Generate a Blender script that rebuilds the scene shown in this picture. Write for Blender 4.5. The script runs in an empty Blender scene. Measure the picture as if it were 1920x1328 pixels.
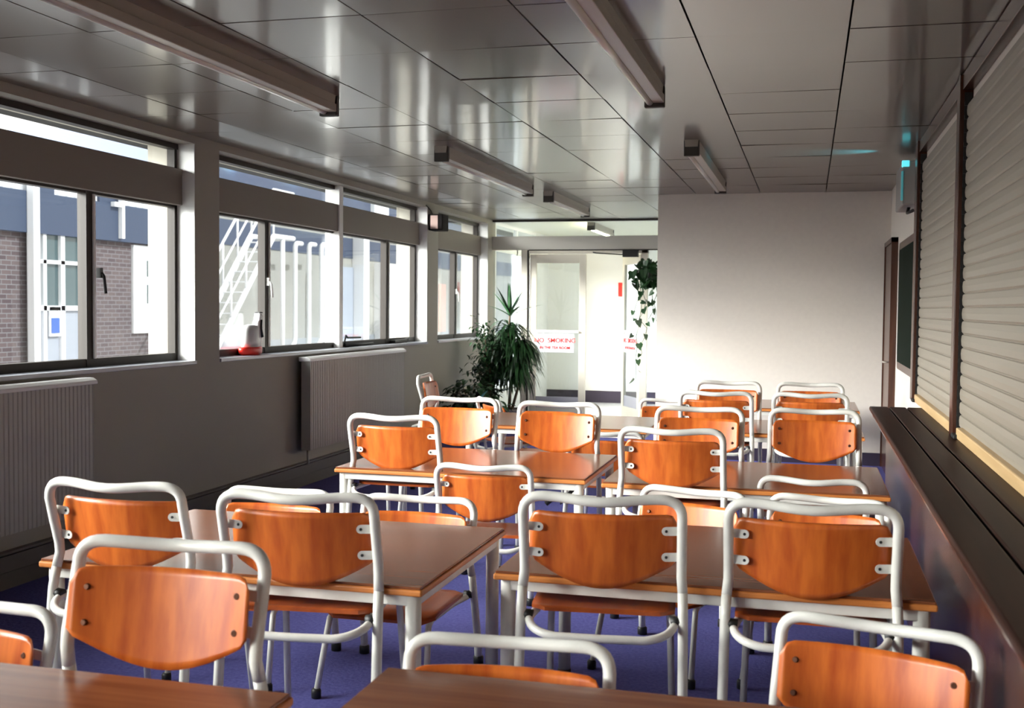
import bpy, bmesh, math, random
from mathutils import Vector, Matrix
random.seed(7)
C = bpy.context.scene.collection
SC = bpy.context.scene
R = math.radians

# ------------------------------------------------------------------ camera
cam_d = bpy.data.cameras.new('camera')
cam = bpy.data.objects.new('camera', cam_d); C.objects.link(cam)
YAW, PITCH, ROLL, FPX = -0.25967646, -0.04181215, 0.00912417, 2091.86
cy, sy, cp, sp = math.cos(YAW), math.sin(YAW), math.cos(PITCH), math.sin(PITCH)
fw = Vector((sy*cp, cy*cp, sp)); rt = Vector((cy, -sy, 0)); up = rt.cross(fw)
r2 = rt*math.cos(ROLL) + up*math.sin(ROLL); u2 = -rt*math.sin(ROLL) + up*math.cos(ROLL)
M = Matrix((r2, u2, -fw)).transposed().to_4x4(); M.translation = Vector((0, 0, 1.441))
cam.matrix_world = M
cam_d.sensor_width = 36; cam_d.lens = FPX/1920*36; cam_d.clip_start = .05
cam_d.dof.use_dof = True; cam_d.dof.focus_distance = 5.5; cam_d.dof.aperture_fstop = 5.0
SC.camera = cam

# ------------------------------------------------------------------ daylight
w = bpy.data.worlds.new('sky'); SC.world = w; w.use_nodes = True
bg = w.node_tree.nodes['Background']
# sky: dim all round, brightest where the veiled sun stands behind the opposite building
nt = w.node_tree; tc_ = nt.nodes.new('ShaderNodeTexCoord'); dt = nt.nodes.new('ShaderNodeVectorMath'); dt.operation = 'DOT_PRODUCT'
sd = Vector((-.80, -.42, .24*2.2)).normalized(); dt.inputs[1].default_value = sd
mx_ = nt.nodes.new('ShaderNodeMath'); mx_.operation = 'MAXIMUM'; mx_.inputs[1].default_value = 0
pw_ = nt.nodes.new('ShaderNodeMath'); pw_.operation = 'POWER'; pw_.inputs[1].default_value = 14
ma_ = nt.nodes.new('ShaderNodeMath'); ma_.operation = 'MULTIPLY_ADD'; ma_.inputs[1].default_value = 60; ma_.inputs[2].default_value = 1.0
vm_ = nt.nodes.new('ShaderNodeVectorMath'); vm_.operation = 'MULTIPLY'; vm_.inputs[1].default_value = (1, 1, 2.2)   # a flat, wide glow
vn_ = nt.nodes.new('ShaderNodeVectorMath'); vn_.operation = 'NORMALIZE'
nt.links.new(tc_.outputs['Generated'], vm_.inputs[0]); nt.links.new(vm_.outputs[0], vn_.inputs[0]); nt.links.new(vn_.outputs[0], dt.inputs[0]); nt.links.new(dt.outputs['Value'], mx_.inputs[0]); nt.links.new(mx_.outputs[0], pw_.inputs[0])
nt.links.new(pw_.outputs[0], ma_.inputs[0]); nt.links.new(ma_.outputs[0], bg.inputs[1])
bg.inputs[0].default_value = (1.0, .94, .85, 1)
sun_d = bpy.data.lights.new('sun', 'SUN'); sun_d.energy = 2.2; sun_d.angle = R(1.0); sun_d.color = (1, .97, .92)
sun = bpy.data.objects.new('sun', sun_d); C.objects.link(sun)
sun.rotation_euler = Vector((-.72, -.10, -.62)).to_track_quat('-Z', 'Y').to_euler()
SC.view_settings.view_transform = 'Standard'; SC.view_settings.look = 'None'
SC.view_settings.gamma = 1; SC.view_settings.exposure = 1.0
SC.view_settings.use_curve_mapping = False
try:
    SC.cycles.use_denoising = True; SC.cycles.max_bounces = 10
    SC.cycles.diffuse_bounces = 6; SC.cycles.sample_clamp_indirect = 8
except Exception: pass

# ------------------------------------------------------------------ helpers
def tag(o, label=None, cat=None, group=None, kind=None):
    if label: o['label'] = label
    if cat: o['category'] = cat
    if group: o['group'] = group
    if kind: o['kind'] = kind
    return o
def empty(name, loc=(0, 0, 0), rz=0):
    o = bpy.data.objects.new(name, None); C.objects.link(o)
    o.location = loc; o.rotation_euler = (0, 0, rz); o.empty_display_size = .1
    return o
def mat(name, col, rough=.5, spec=.5, metal=0, coat=0, coat_rough=.1, emit=None, emit_s=0):
    m = bpy.data.materials.new(name); m.use_nodes = True
    b = m.node_tree.nodes['Principled BSDF']
    b.inputs['Base Color'].default_value = (*col, 1); b.inputs['Roughness'].default_value = rough
    b.inputs['Specular IOR Level'].default_value = spec; b.inputs['Metallic'].default_value = metal
    b.inputs['Coat Weight'].default_value = coat; b.inputs['Coat Roughness'].default_value = coat_rough
    if emit: b.inputs['Emission Color'].default_value = (*emit, 1); b.inputs['Emission Strength'].default_value = emit_s
    return m
def noisy(m, c1, c2, scale=(4, 4, 4), detail=5, bump=0, nscale=1.0, lo=.3, hi=.7):
    nt = m.node_tree; b = nt.nodes['Principled BSDF']
    tc = nt.nodes.new('ShaderNodeTexCoord'); mp = nt.nodes.new('ShaderNodeMapping'); mp.inputs['Scale'].default_value = scale
    n = nt.nodes.new('ShaderNodeTexNoise'); n.inputs['Scale'].default_value = nscale; n.inputs['Detail'].default_value = detail
    r = nt.nodes.new('ShaderNodeValToRGB'); r.color_ramp.elements[0].color = (*c1, 1); r.color_ramp.elements[1].color = (*c2, 1)
    r.color_ramp.elements[0].position = lo; r.color_ramp.elements[1].position = hi
    nt.links.new(tc.outputs['Object'], mp.inputs['Vector']); nt.links.new(mp.outputs[0], n.inputs['Vector'])
    nt.links.new(n.outputs['Fac'], r.inputs[0]); nt.links.new(r.outputs[0], b.inputs['Base Color'])
    if bump:
        bp = nt.nodes.new('ShaderNodeBump'); bp.inputs['Strength'].default_value = bump; bp.inputs['Distance'].default_value = .01
        nt.links.new(n.outputs['Fac'], bp.inputs['Height']); nt.links.new(bp.outputs[0], b.inputs['Normal'])
    return m
def glassy(name, tint=(.93, .97, 1), refl=1.45):
    m = bpy.data.materials.new(name); m.use_nodes = True; nt = m.node_tree; nt.nodes.clear()
    o = nt.nodes.new('ShaderNodeOutputMaterial'); mx = nt.nodes.new('ShaderNodeMixShader')
    t = nt.nodes.new('ShaderNodeBsdfTransparent'); t.inputs[0].default_value = (*tint, 1)
    g = nt.nodes.new('ShaderNodeBsdfGlossy'); g.inputs['Roughness'].default_value = .02
    lw_ = nt.nodes.new('ShaderNodeLayerWeight'); lw_.inputs[0].default_value = .5
    pw = nt.nodes.new('ShaderNodeMath'); pw.operation = 'POWER'; pw.inputs[1].default_value = 5
    f = nt.nodes.new('ShaderNodeMath'); f.operation = 'MULTIPLY_ADD'; f.inputs[1].default_value = .9; f.inputs[2].default_value = .04
    nt.links.new(lw_.outputs['Facing'], pw.inputs[0]); nt.links.new(pw.outputs[0], f.inputs[0])
    nt.links.new(f.outputs[0], mx.inputs[0]); nt.links.new(t.outputs[0], mx.inputs[1]); nt.links.new(g.outputs[0], mx.inputs[2])
    nt.links.new(mx.outputs[0], o.inputs[0]); return m

class MB:
    def __init__(s): s.bm = bmesh.new(); s.smooth = []
    def box(s, x0, x1, y0, y1, z0, z1, mtx=None):
        vs = [s.bm.verts.new((x, y, z)) for x in (x0, x1) for y in (y0, y1) for z in (z0, z1)]
        for f in ((0, 1, 3, 2), (4, 6, 7, 5), (0, 4, 5, 1), (2, 3, 7, 6), (0, 2, 6, 4), (1, 5, 7, 3)):
            s.bm.faces.new([vs[i] for i in f])
        if mtx: bmesh.ops.transform(s.bm, matrix=mtx, verts=vs)
        return s
    def tube(s, pts, r, n=12, closed=False):
        pts = [Vector(p) for p in pts]; rr = r if isinstance(r, (list, tuple)) else [r]*len(pts)
        rings = []; prev = None
        for i, p in enumerate(pts):
            if i == 0: t = pts[1]-p
            elif i == len(pts)-1: t = p-pts[i-1]
            else: t = (pts[i+1]-p).normalized()+(p-pts[i-1]).normalized()
            t.normalize()
            if prev is None:
                a = Vector((0, 0, 1)) if abs(t.z) < .9 else Vector((1, 0, 0))
                u = t.cross(a).normalized()
            else: u = (prev - t*prev.dot(t)).normalized()
            prev = u; v = t.cross(u)
            rings.append([s.bm.verts.new(p+(u*math.cos(k*2*math.pi/n)+v*math.sin(k*2*math.pi/n))*rr[i]) for k in range(n)])
        for a, b in zip(rings, rings[1:]):
            for k in range(n):
                f = s.bm.faces.new((a[k], a[(k+1) % n], b[(k+1) % n], b[k])); f.smooth = True
        s.bm.faces.new(rings[0][::-1]); s.bm.faces.new(rings[-1]); return s
    def lathe(s, prof, c=(0, 0, 0), n=24):
        c = Vector(c); rings = []
        for (r, z) in prof:
            rings.append([s.bm.verts.new(c+Vector((r*math.cos(k*2*math.pi/n), r*math.sin(k*2*math.pi/n), z))) for k in range(n)])
        for a, b in zip(rings, rings[1:]):
            for k in range(n):
                f = s.bm.faces.new((a[k], a[(k+1) % n], b[(k+1) % n], b[k])); f.smooth = True
        s.bm.faces.new(rings[0][::-1]); s.bm.faces.new(rings[-1]); return s
    def grid(s, rows, th):            # rows: list of lists of (front point, normal) -> solid curved sheet
        A = [[s.bm.verts.new(Vector(p)+Vector(nn)*th/2) for p, nn in row] for row in rows]
        B = [[s.bm.verts.new(Vector(p)-Vector(nn)*th/2) for p, nn in row] for row in rows]
        m, n = len(A), len(A[0])
        for i in range(m-1):
            for j in range(n-1):
                f = s.bm.faces.new((A[i][j], A[i][j+1], A[i+1][j+1], A[i+1][j])); f.smooth = True
                f = s.bm.faces.new((B[i][j], B[i+1][j], B[i+1][j+1], B[i][j+1])); f.smooth = True
        edge = [(0, j) for j in range(n)]+[(i, n-1) for i in range(1, m)]+[(m-1, j) for j in range(n-2, -1, -1)]+[(i, 0) for i in range(m-2, 0, -1)]
        for k in range(len(edge)):
            a, b = edge[k], edge[(k+1) % len(edge)]
            s.bm.faces.new((A[a[0]][a[1]], B[a[0]][a[1]], B[b[0]][b[1]], A[b[0]][b[1]]))
        return s
    def prism(s, poly, d0, d1, ax='z'):
        f = {'z': lambda a, b, d: (a, b, d), 'x': lambda a, b, d: (d, a, b), 'y': lambda a, b, d: (a, d, b)}[ax]
        A = [s.bm.verts.new(f(a, b, d0)) for a, b in poly]; B = [s.bm.verts.new(f(a, b, d1)) for a, b in poly]
        s.bm.faces.new(A[::-1]); s.bm.faces.new(B); n = len(poly)
        for k in range(n): s.bm.faces.new((A[k], A[(k+1) % n], B[(k+1) % n], B[k]))
        return s
    def build(s, name, m=None, parent=None, loc=None, bevel=0, seg=2):
        bmesh.ops.recalc_face_normals(s.bm, faces=s.bm.faces)
        me = bpy.data.meshes.new(name); s.bm.to_mesh(me); s.bm.free()
        if m: me.materials.append(m)
        o = bpy.data.objects.new(name, me); C.objects.link(o)
        if parent: o.parent = parent
        if loc: o.location = loc
        if bevel:
            b = o.modifiers.new('bevel', 'BEVEL'); b.width = bevel; b.segments = seg; b.limit_method = 'ANGLE'; b.angle_limit = R(40)
        return o
def round_rect(x0, x1, y0, y1, r, n=6):
    out = []
    for cx, cy_, a in ((x1-r, y1-r, 0), (x0+r, y1-r, 90), (x0+r, y0+r, 180), (x1-r, y0+r, 270)):
        for k in range(n+1):
            t = R(a+90*k/n); out.append((cx+r*math.cos(t), cy_+r*math.sin(t)))
    return out
def copy_tree(o, parent=None):
    c = o.copy(); C.objects.link(c)
    if parent: c.parent = parent
    for ch in list(o.children): copy_tree(ch, c)
    return c
def bez(a, b, c, n=6):
    a, b, c = Vector(a), Vector(b), Vector(c)
    return [a*(1-t)**2+b*2*t*(1-t)+c*t*t for t in [k/n for k in range(n+1)]]

# ------------------------------------------------------------------ materials
wall_m = noisy(mat('wall_paint', (.72, .67, .60), .7, .3), (.71, .655, .59), (.74, .685, .615), (3, 3, 3), bump=.02, nscale=8)
lwall_m = mat('backlit_wall_paint', (.34, .32, .27), .6, .3)  # off-white left wall, its backlit shade put into the colour
white_m = mat('white_gloss_paint', (.82, .82, .80), .35)
ceil_m = mat('ceiling_panel', (.135, .105, .09), .3, .35, coat=.5, coat_rough=.09)
dark_m = mat('black_gap', (.01, .01, .01), .9)
carpet_m = noisy(mat('blue_carpet', (.08, .08, .2), .9, .1), (.085, .085, .28), (.13, .13, .38), (60, 60, 60), bump=.3)
tube_m = noisy(mat('off_white_enamel', (.72, .71, .66), .3, .5), (.68, .67, .62), (.78, .77, .72), (14, 14, 14))
slat_m = noisy(mat('orange_veneer', (.55, .15, .03), .34, .5), (.38, .062, .009), (.63, .155, .024), (30, 30, 1.3), detail=6, lo=.28, hi=.66)
seat_m = noisy(mat('dark_veneer_seat', (.35, .10, .03), .3, .5), (.30, .055, .012), (.45, .10, .02), (22, 1.5, 22), detail=6)
top_m = noisy(mat('teak_laminate', (.2, .08, .04), .2, .38), (.16, .050, .022), (.25, .088, .038), (1.2, 30, 30), detail=6)
edge_m = noisy(mat('orange_edging', (.6, .22, .05), .4, .5), (.45, .14, .03), (.66, .24, .06), (3, 3, 3))
black_m = mat('black_rubber', (.012, .012, .012), .5)
screw_m = mat('copper_bolt', (.12, .05, .03), .35, metal=.8)
brown_m = noisy(mat('dark_varnished_wood', (.06, .02, .012), .25, .5), (.045, .014, .008), (.08, .028, .015), (30, 30, 2))
count_m = noisy(mat('counter_wood', (.05, .02, .015), .38, .04), (.022, .009, .007), (.038, .015, .010), (30, 2, 30))
lwood_m = noisy(mat('light_wood', (.62, .42, .2), .4), (.55, .36, .17), (.68, .47, .24), (20, 2, 20))
shut_m = mat('shutter_slat', (.32, .285, .23), .45, .4)
frame_m = mat('bronze_window_frame', (.03, .024, .02), .5, .3)
sill_m = mat('grey_sill', (.42, .44, .5), .25, .6)
fascia_m = mat('grey_transom_panel', (.22, .19, .16), .6)
rad_m = mat('radiator_enamel', (.42, .41, .37), .4)
glass_m = glassy('window_glass')
skirt_m = mat('dark_skirting', (.04, .03, .05), .35)
metal_m = mat('lamp_metal', (.38, .34, .29), .35)
ltube_m = mat('lamp_tube_off', (.75, .74, .68), .2)

# ------------------------------------------------------------------ the shell
LX, RX, EY, DY, BY, CZ = -3.9, .715, 10.84, 13.7, -3.0, 2.541
OX = -4.25
b = MB(); b.box(OX, 3.2, BY-.2, DY+.06, -.12, 0); tag(b.build('floor', carpet_m), kind='structure')
b = MB(); b.box(OX, 3.2, DY+.06, 17.2, -.12, 0); tag(b.build('floor_lobby', noisy(mat('pale_lobby_vinyl', (.5, .5, .5), .3), (.45, .46, .5), (.6, .6, .6), (20, 20, 20))), kind='structure')
# ceiling: separate panels with open joints, each a touch out of level
xs = [LX, -3.44, -2.847, -2.253, -1.66, -1.066, -.465, .13, RX]
ys = [3.98+.618*k for k in range(-11, 17)]
b = MB()
def panels(b, xs, ys, x1lim, y0, y1):
    for xa, xb in zip(xs, xs[1:]):
        for ya, yb in zip(ys, ys[1:]):
            if xa > x1lim or ya < y0-.1 or yb > y1+.1: continue
            g = .004; h = .0022
            m = Matrix.Translation(((xa+xb)/2, (ya+yb)/2, CZ+.01)) @ Matrix.Rotation(random.gauss(0, R(.16)), 4, 'X') @ Matrix.Rotation(random.gauss(0, R(.16)), 4, 'Y')
            b.box(-(xb-xa)/2+g, (xb-xa)/2-g, -(yb-ya)/2+h, (yb-ya)/2-h, -.01, .008, m)
ys1 = [y for y in ys if y < EY-.2] + [EY]
panels(b, xs, ys1, RX, BY, EY)
panels(b, [x for x in xs if x < -1.5]+[-1.43], [EY, 11.396, 12.014, 12.632, 13.25, DY], 9, EY, DY)
tag(b.build('ceiling', ceil_m), kind='structure')
b = MB(); b.box(OX-.45, 3.2, BY-.2, 17.2, CZ+.03, CZ+.25); tag(b.build('ceiling_void', dark_m), kind='structure')
b = MB(); b.box(OX, 0, DY+.03, 17, CZ+.0, CZ+.028); tag(b.build('ceiling_lobby', mat('lobby_ceiling', (.75, .74, .62), .5)), kind='structure')

# left wall: solid below the sills, pillars between, thin band on top
SILL = 1.06; HEAD = 2.49
WIN = [(-2.3, .60), (1.55, 6.56), (6.87, 11.17), (11.52, 13.46)]
b = MB()
b.box(OX, LX, BY-.2, DY+.1, 0, SILL); b.box(OX, LX, BY-.2, DY+.1, HEAD, CZ+.03)
py = BY-.2
for a, c in WIN: b.box(OX, LX, py, a, SILL, HEAD); py = c
b.box(OX, LX, py, DY+.1, SILL, HEAD)
tag(b.build('wall_left', lwall_m), kind='structure')
# painted reveals of the openings (bright white gloss)
b = MB()
for a, c in WIN:
    for y in (a, c):
        s_ = 1 if y == a else -1
        y0, y1 = sorted((y, y+s_*.004)); b.box(-4.03, LX-.002, y0, y1, SILL, HEAD)
tag(b.build('trim_reveals', white_m), kind='structure')
b = MB(); b.box(RX, RX+.2, BY-.2, EY+.2, 0, CZ+.03); tag(b.build('wall_right', wall_m), kind='structure')
b = MB(); b.box(-1.43, RX+.2, EY, EY+.2, 0, CZ+.03); b.box(-1.43, -1.25, EY+.2, DY+.1, 0, CZ+.03)
tag(b.build('wall_end', wall_m), kind='structure')
b = MB(); b.box(OX, RX+.2, BY-.2, BY, 0, CZ+.03); tag(b.build('wall_back', wall_m), kind='structure')
b = MB(); b.box(OX, 0, 16.8, 17.0, 0, CZ); b.box(-.6, -.5, DY+.1, 16.8, 0, CZ); b.box(-1.3, -.5, DY-.02, DY+.1, 0, CZ)
b.box(OX, LX, DY+.1, 16.8, 0, .35); b.box(OX, LX, 16.0, 16.8, .35, CZ)
tag(b.build('wall_lobby', mat('lobby_white', (.86, .85, .82), .6)), kind='structure')
b = MB(); b.box(LX, -.6, 16.78, 16.8, 0, .18); tag(b.build('baseboard_lobby', skirt_m), kind='structure')
b = MB(); b.box(-1.43, RX, EY-.02, EY, 0, .12); b.box(-1.45, -1.43, EY-.02, DY, 0, .12); tag(b.build('baseboard_end', skirt_m), kind='structure')
b = MB(); b.box(LX, LX+.055, BY, DY-.1, .095, .175); b.box(LX, LX+.03, BY, DY-.1, 0, .085); b.box(LX, LX+.04, BY, DY-.1, .178, .19)
tag(b.build('baseboard_left', mat('dark_trunking', (.10, .09, .08), .4)), kind='structure')
b = MB(); b.box(RX-.02, RX, BY, 9.9, 0, .12); tag(b.build('baseboard_right', skirt_m), kind='structure')

# windows
FX = -4.06
def pane_bar(x, y0, y1, z0, z1, name='window_frame'): pass
def window(k, y0, y1, mull, fins, handles):
    root = tag(empty('window_%d' % k, (FX, (y0+y1)/2, SILL)), kind='structure'); yc = (y0+y1)/2
    def part(mb, name, m, bevel=0):
        bmesh.ops.translate(mb.bm, vec=(-FX, -yc, -SILL), verts=mb.bm.verts); return mb.build(name, m, root, bevel=bevel)
    f = MB(); x0, x1 = FX-.025, FX+.03
    f.box(x0, x1, y0, y1, SILL+.01, SILL+.06); f.box(x0, x1+.01, y0, y1, 2.455, HEAD); f.box(x0, x1, y0, y1, 2.075, 2.10); f.box(x0, x1, y0, y1, 2.315, 2.335)
    for y in (y0+.004, y1-.034): f.box(x0, x1, y, y+.03, SILL+.06, 2.455)
    for m_ in mull: f.box(x0, x1+.005, m_-.028, m_+.028, SILL+.01, 2.09)
    part(f, 'frame', frame_m)
    t = MB(); t.box(FX-.03, FX+.07, y0+.004, y1-.004, 2.09, 2.325); part(t, 'transom_panel', fascia_m, .004)
    s_ = MB(); s_.box(FX-.02, LX+.014, y0+.002, y1-.002, SILL-.012, SILL+.012); part(s_, 'sill', sill_m, .003)
    g = MB(); g.box(FX-.004, FX+.002, y0+.02, y1-.02, SILL+.05, 2.08); part(g, 'lower_glass', glass_m)
    g = MB(); g.box(FX-.004, FX+.002, y0+.02, y1-.02, 2.33, 2.46); part(g, 'upper_glass', glass_m)
    # white sash edges
    w_ = MB(); edges = [y0+.034]+sorted(mull+[v for a in fins for v in a])+[y1-.034]
    for m_ in mull: w_.box(FX-.01, FX+.045, m_+.028, m_+.046, SILL+.06, 2.075)
    if mull: part(w_, 'sash_edge', white_m)
    else: w_.bm.free()
    for a, c in fins:
        q = MB(); q.box(FX-.05, FX+.085, a, c, SILL, HEAD); part(q, 'mullion_fin', white_m, .004)
    for (y, z, cm) in handles:
        h = MB(); h.box(FX+.03, FX+.06, y-.012, y+.012, z-.03, z+.03); h.tube([(FX+.06, y, z), (FX+.075, y, z-.02), (FX+.08, y+.01, z-.12)], .009, 8)
        part(h, 'handle', cm)
    return root
window(1, *WIN[0], [-1.0], [(-.1, 0)], [])
window(2, *WIN[1], [2.95, 5.62], [(4.38, 4.50)], [(5.70, 1.62, black_m)])
window(3, *WIN[2], [7.80, 10.33], [(9.06, 9.14)], [(7.80, 1.62, white_m)])
window(4, *WIN[3], [12.52], [], [(12.52, 1.62, white_m)])
# black casement stays lying on the sill of the middle window
o = MB(); o.tube([(-4.0, 9.24, 1.085), (-3.985, 9.20, 1.13), (-3.99, 9.24, 1.175), (-4.0, 9.30, 1.155), (-4.01, 9.62, 1.15)], .009, 8); o.tube([(-4.0, 9.24, 1.085), (-4.0, 9.9, 1.09)], .012, 8)
tag(o.build('window_stay', black_m), 'black bent metal window stay lying on the sill just past the white post', 'window stay')
o = MB(); o.box(-4.02, -3.97, 10.42, 10.78, 1.075, 1.105); o.tube([(-3.995, 10.78, 1.09), (-3.995, 10.85, 1.10)], .022, 10)
tag(o.build('window_stay', black_m, bevel=.004), 'black straight window catch on sill at far end of middle window', 'window stay')

# glazed screen with the double door at the far end
def sbox(name, m, *a, parent=None, bevel=.003):
    q = MB()
    for t in a: q.box(*t)
    return q.build(name, m, parent, bevel=bevel)
screen = tag(empty('window_5', (LX, DY, 0)), kind='structure')
def scr(name, m, *a, bevel=.003):
    return sbox(name, m, *[(t[0]-LX, t[1]-LX, t[2]-DY, t[3]-DY, t[4], t[5]) for t in a], parent=screen, bevel=bevel)
cream_m = mat('cream_door_paint', (.72, .68, .58), .35)
scr('transom_beam', mat('transom_grey_paint', (.55, .53, .48), .5), (LX, -1.3, DY-.05, DY+.05, 2.165, 2.335))
scr('head_rail', frame_m, (LX, -1.3, DY-.04, DY+.03, CZ-.022, CZ+.012))
scr('post', cream_m, (-3.52, -3.44, DY-.04, DY+.04, 0, 2.165))
scr('post', frame_m, (-3.44, -3.425, DY-.045, DY+.03, 0, 2.165))
scr('post', cream_m, (-2.0, -1.92, DY-.04, DY+.04, 0, 2.165))
scr('door_head', cream_m, (-3.42, -1.92, DY-.04, DY+.04, 2.12, 2.165))
scr('dark_bead', frame_m, (-3.42, -1.3, DY-.055, DY-.04, 2.155, 2.168))
scr('side_glass', glass_m, (LX, -3.52, DY-.003, DY+.003, .05, 2.16), bevel=0)
scr('side_glass', glass_m, (-1.92, -1.3, DY-.003, DY+.003, .05, 2.16), bevel=0)
scr('upper_glass', glass_m, (LX, -1.3, DY-.003, DY+.003, 2.335, 2.52), bevel=0)
def leaf(name, loc, rz, mirror):
    r_ = tag(empty(name, loc, rz), kind='structure'); s_ = -1 if mirror else 1; W = .72
    def rb(n, m, x0, x1, y0, y1, z0, z1, bev=.003):
        q = MB(); xa, xb = sorted((s_*x0, s_*x1)); q.box(xa, xb, y0, y1, z0, z1); return q.build(n, m, r_, bevel=bev)
    q = MB()
    for x0, x1, z0, z1 in ((0, .085, .01, 2.11), (W-.085, W, .01, 2.11), (.085, W-.085, 2.0, 2.11), (.085, W-.085, .01, .18)):
        xa, xb = sorted((s_*x0, s_*x1)); q.box(xa, xb, -.02, .02, z0, z1)
    q.build('door_frame', cream_m, r_, bevel=.003)
    rb('door_glass', glass_m, .085, W-.085, -.003, .003, .18, 2.0, 0)
    rb('kick_plate', mat('grey_kick', (.4, .4, .46), .4), .085, W-.085, -.008, .008, .18, .32)
    rb('sign_plate', mat('sign_white', (.62, .64, .68), .4), .085, W-.14, -.03, -.022, .88, 1.12)
    for t, z, sz in (('NO  SMOKING', 1.015, .080), ('IN THE TEA ROOM', .935, .046)):
        cu = bpy.data.curves.new('lettering', 'FONT'); cu.body = t; cu.size = sz; cu.extrude = .0015; cu.align_x = 'CENTER'; cu.offset = .0009
        tx = bpy.data.objects.new('sign_lettering', cu); C.objects.link(tx); tx.parent = r_
        tx.location = (s_*(W-.055)/2, -.0325, z-.01); tx.rotation_euler = (R(90), 0, 0); cu.materials.append(red_m)
    rb('push_bar', white_m, .085, W-.085, -.05, -.035, 1.13, 1.16)
    return r_
red_m = mat('red_paint', (.75, .03, .02), .5)
leaf('door_1', (-3.41, DY, 0), 0, False)
leaf('door_2', (-2.0, DY+.03, 0), R(-63), True)
q = MB(); q.box(-2.22, -2.03, DY-.13, DY-.05, 2.07, 2.155); q.tube([(-2.2, DY-.09, 2.1), (-2.55, DY-.07, 2.12), (-2.6, DY-.06, 2.13)], .008, 8)
tag(q.build('door_closer', black_m, bevel=.008), 'black overhead door closer at top right of the glazed doorway', 'door closer')
q = MB(); q.box(-2.80, -2.70, 16.775, 16.782, 1.62, 1.83)
tag(q.build('wall_notice', red_m), 'small red notice on white lobby wall seen through the open door', 'notice')
# lobby: side glazing and pale white things outside it
lw = tag(empty('window_6', (LX, 15, 0)), kind='structure')
q = MB()
for y in (13.8, 14.9, 15.97): q.box(-.05, 0, y-15, y-15+.05, .35, 2.5)
q.box(-.05, 0, -1.2, 1.0, .33, .38); q.box(-.05, 0, -1.2, 1.0, 2.16, 2.3); q.build('frame', white_m, lw)
q = MB(); q.box(-.03, -.026, -1.2, 1.0, .38, 2.5); q.build('glass', glass_m, lw)

# ------------------------------------------------------------------ right side: counter, shutters, board, door
def shutter(y0, y1, label):
    r_ = tag(empty('roller_shutter', (RX, (y0+y1)/2, .86)), label, 'shutter', 'roller shutters over the serving counter'); yc = (y0+y1)/2
    q = MB(); prof = []; z = .90; p = .0625
    while z+.86 < .86+2.45-.02:
        if z > 2.397: break
        for t, d in ((0, .010), (.10, .0145), (.5, .0165), (.90, .0145), (.95, .008), (.99, .008)): prof.append((-d-.012, z-.86+t*p))
        z += p
    A = [q.bm.verts.new((x, y0-yc, zz)) for x, zz in prof]; B = [q.bm.verts.new((x, y1-yc, zz)) for x, zz in prof]
    for k in range(len(prof)-1): q.bm.faces.new((A[k], B[k], B[k+1], A[k+1])).smooth = False
    A2 = [q.bm.verts.new((-.003, y0-yc, zz)) for x, zz in (prof[0], prof[-1])]; B2 = [q.bm.verts.new((-.003, y1-yc, zz)) for x, zz in (prof[0], prof[-1])]
    q.bm.faces.new((A2[0], A2[1], B2[1], B2[0])); q.bm.faces.new((A[0], A2[0], B2[0], B[0])); q.bm.faces.new((A[-1], B[-1], B2[1], A2[1]))
    q.build('curtain', shut_m, r_)
    q = MB(); q.box(-.055, -.004, y0-yc+.02, y1-yc-.12, .0, .05); q.build('bottom_rail', lwood_m, r_, bevel=.006)
    q = MB(); z = .03
    ya = y1-yc-.001; comb = []
    while z < 1.55: comb += [(ya-.004, z), (ya-.018, z), (ya-.018, z+.018), (ya-.004, z+.018)]; z += .0625
    q.prism([(ya, .03)]+comb+[(ya, z)], -.04, -.005, 'x')
    q.build('end_locks', black_m, r_)
    q = MB(); q.box(-.07, -.03, y1-yc-.16, y1-yc-.06, .0, .02); q.build('lock_catch', black_m, r_, bevel=.004)
shutter(3.0, 5.56, 'nearer cream roller shutter above the counter at right edge of photo')
shutter(5.70, 7.66, 'farther cream roller shutter above the counter beside the green noticeboard')
for y0, y1, lb in ((7.66, 7.80, 'dark wooden post between noticeboard and farther shutter'), (5.56, 5.66, 'dark wooden post between the two roller shutters')):
    q = MB(); q.box(RX-.06, RX-.001, y0, y1, .86, CZ-.005); tag(q.build('shutter_post', brown_m, bevel=.004), lb, 'post', 'posts framing the roller shutters')
q = MB(); q.box(RX-.05, RX-.001, 2.9, 5.55, 2.46, CZ-.005); q.box(RX-.05, RX-.001, 5.67, 7.655, 2.46, CZ-.005); tag(q.build('shutter_pelmet', brown_m, bevel=.003), 'dark wooden rail along the ceiling above the roller shutters', 'rail')
ct = tag(empty('serving_counter', (.55, 4.5, 0)), 'long dark varnished plank counter below the roller shutters along right wall', 'counter')
q = MB(); q.box(-.165, .150, -6.0, 2.6, .80, .835); q.build('carcass_top', brown_m, ct)
for x0, x1 in ((-.185, -.076), (-.070, .027), (.033, .162)):
    q = MB(); q.box(x0, x1, -6.0, 2.6, .835, .86); q.build('plank', count_m, ct, bevel=.008, seg=3)
q = MB(); q.box(-.09, -.06, -6.0, 2.5, .02, .80); q.build('front_panel', brown_m, ct)
q = MB(); q.box(-.06, .16, 2.46, 2.5, .02, .80); q.build('end_panel', brown_m, ct)
q = MB(); q.prism([(-.165, .80), (-.06, .80), (-.06, .62)], 2.52, 2.56, 'y'); q.build('bracket', white_m, ct)
nb = tag(empty('notice_board', (RX, 8.7, 1.48)), 'dark green noticeboard with rounded wooden frame on right wall', 'noticeboard')
q = MB(); q.prism(round_rect(-.72, .72, -.50, .50, .06), -.03, -.001, 'x'); q.build('board_frame', brown_m, nb, bevel=.006)
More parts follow.
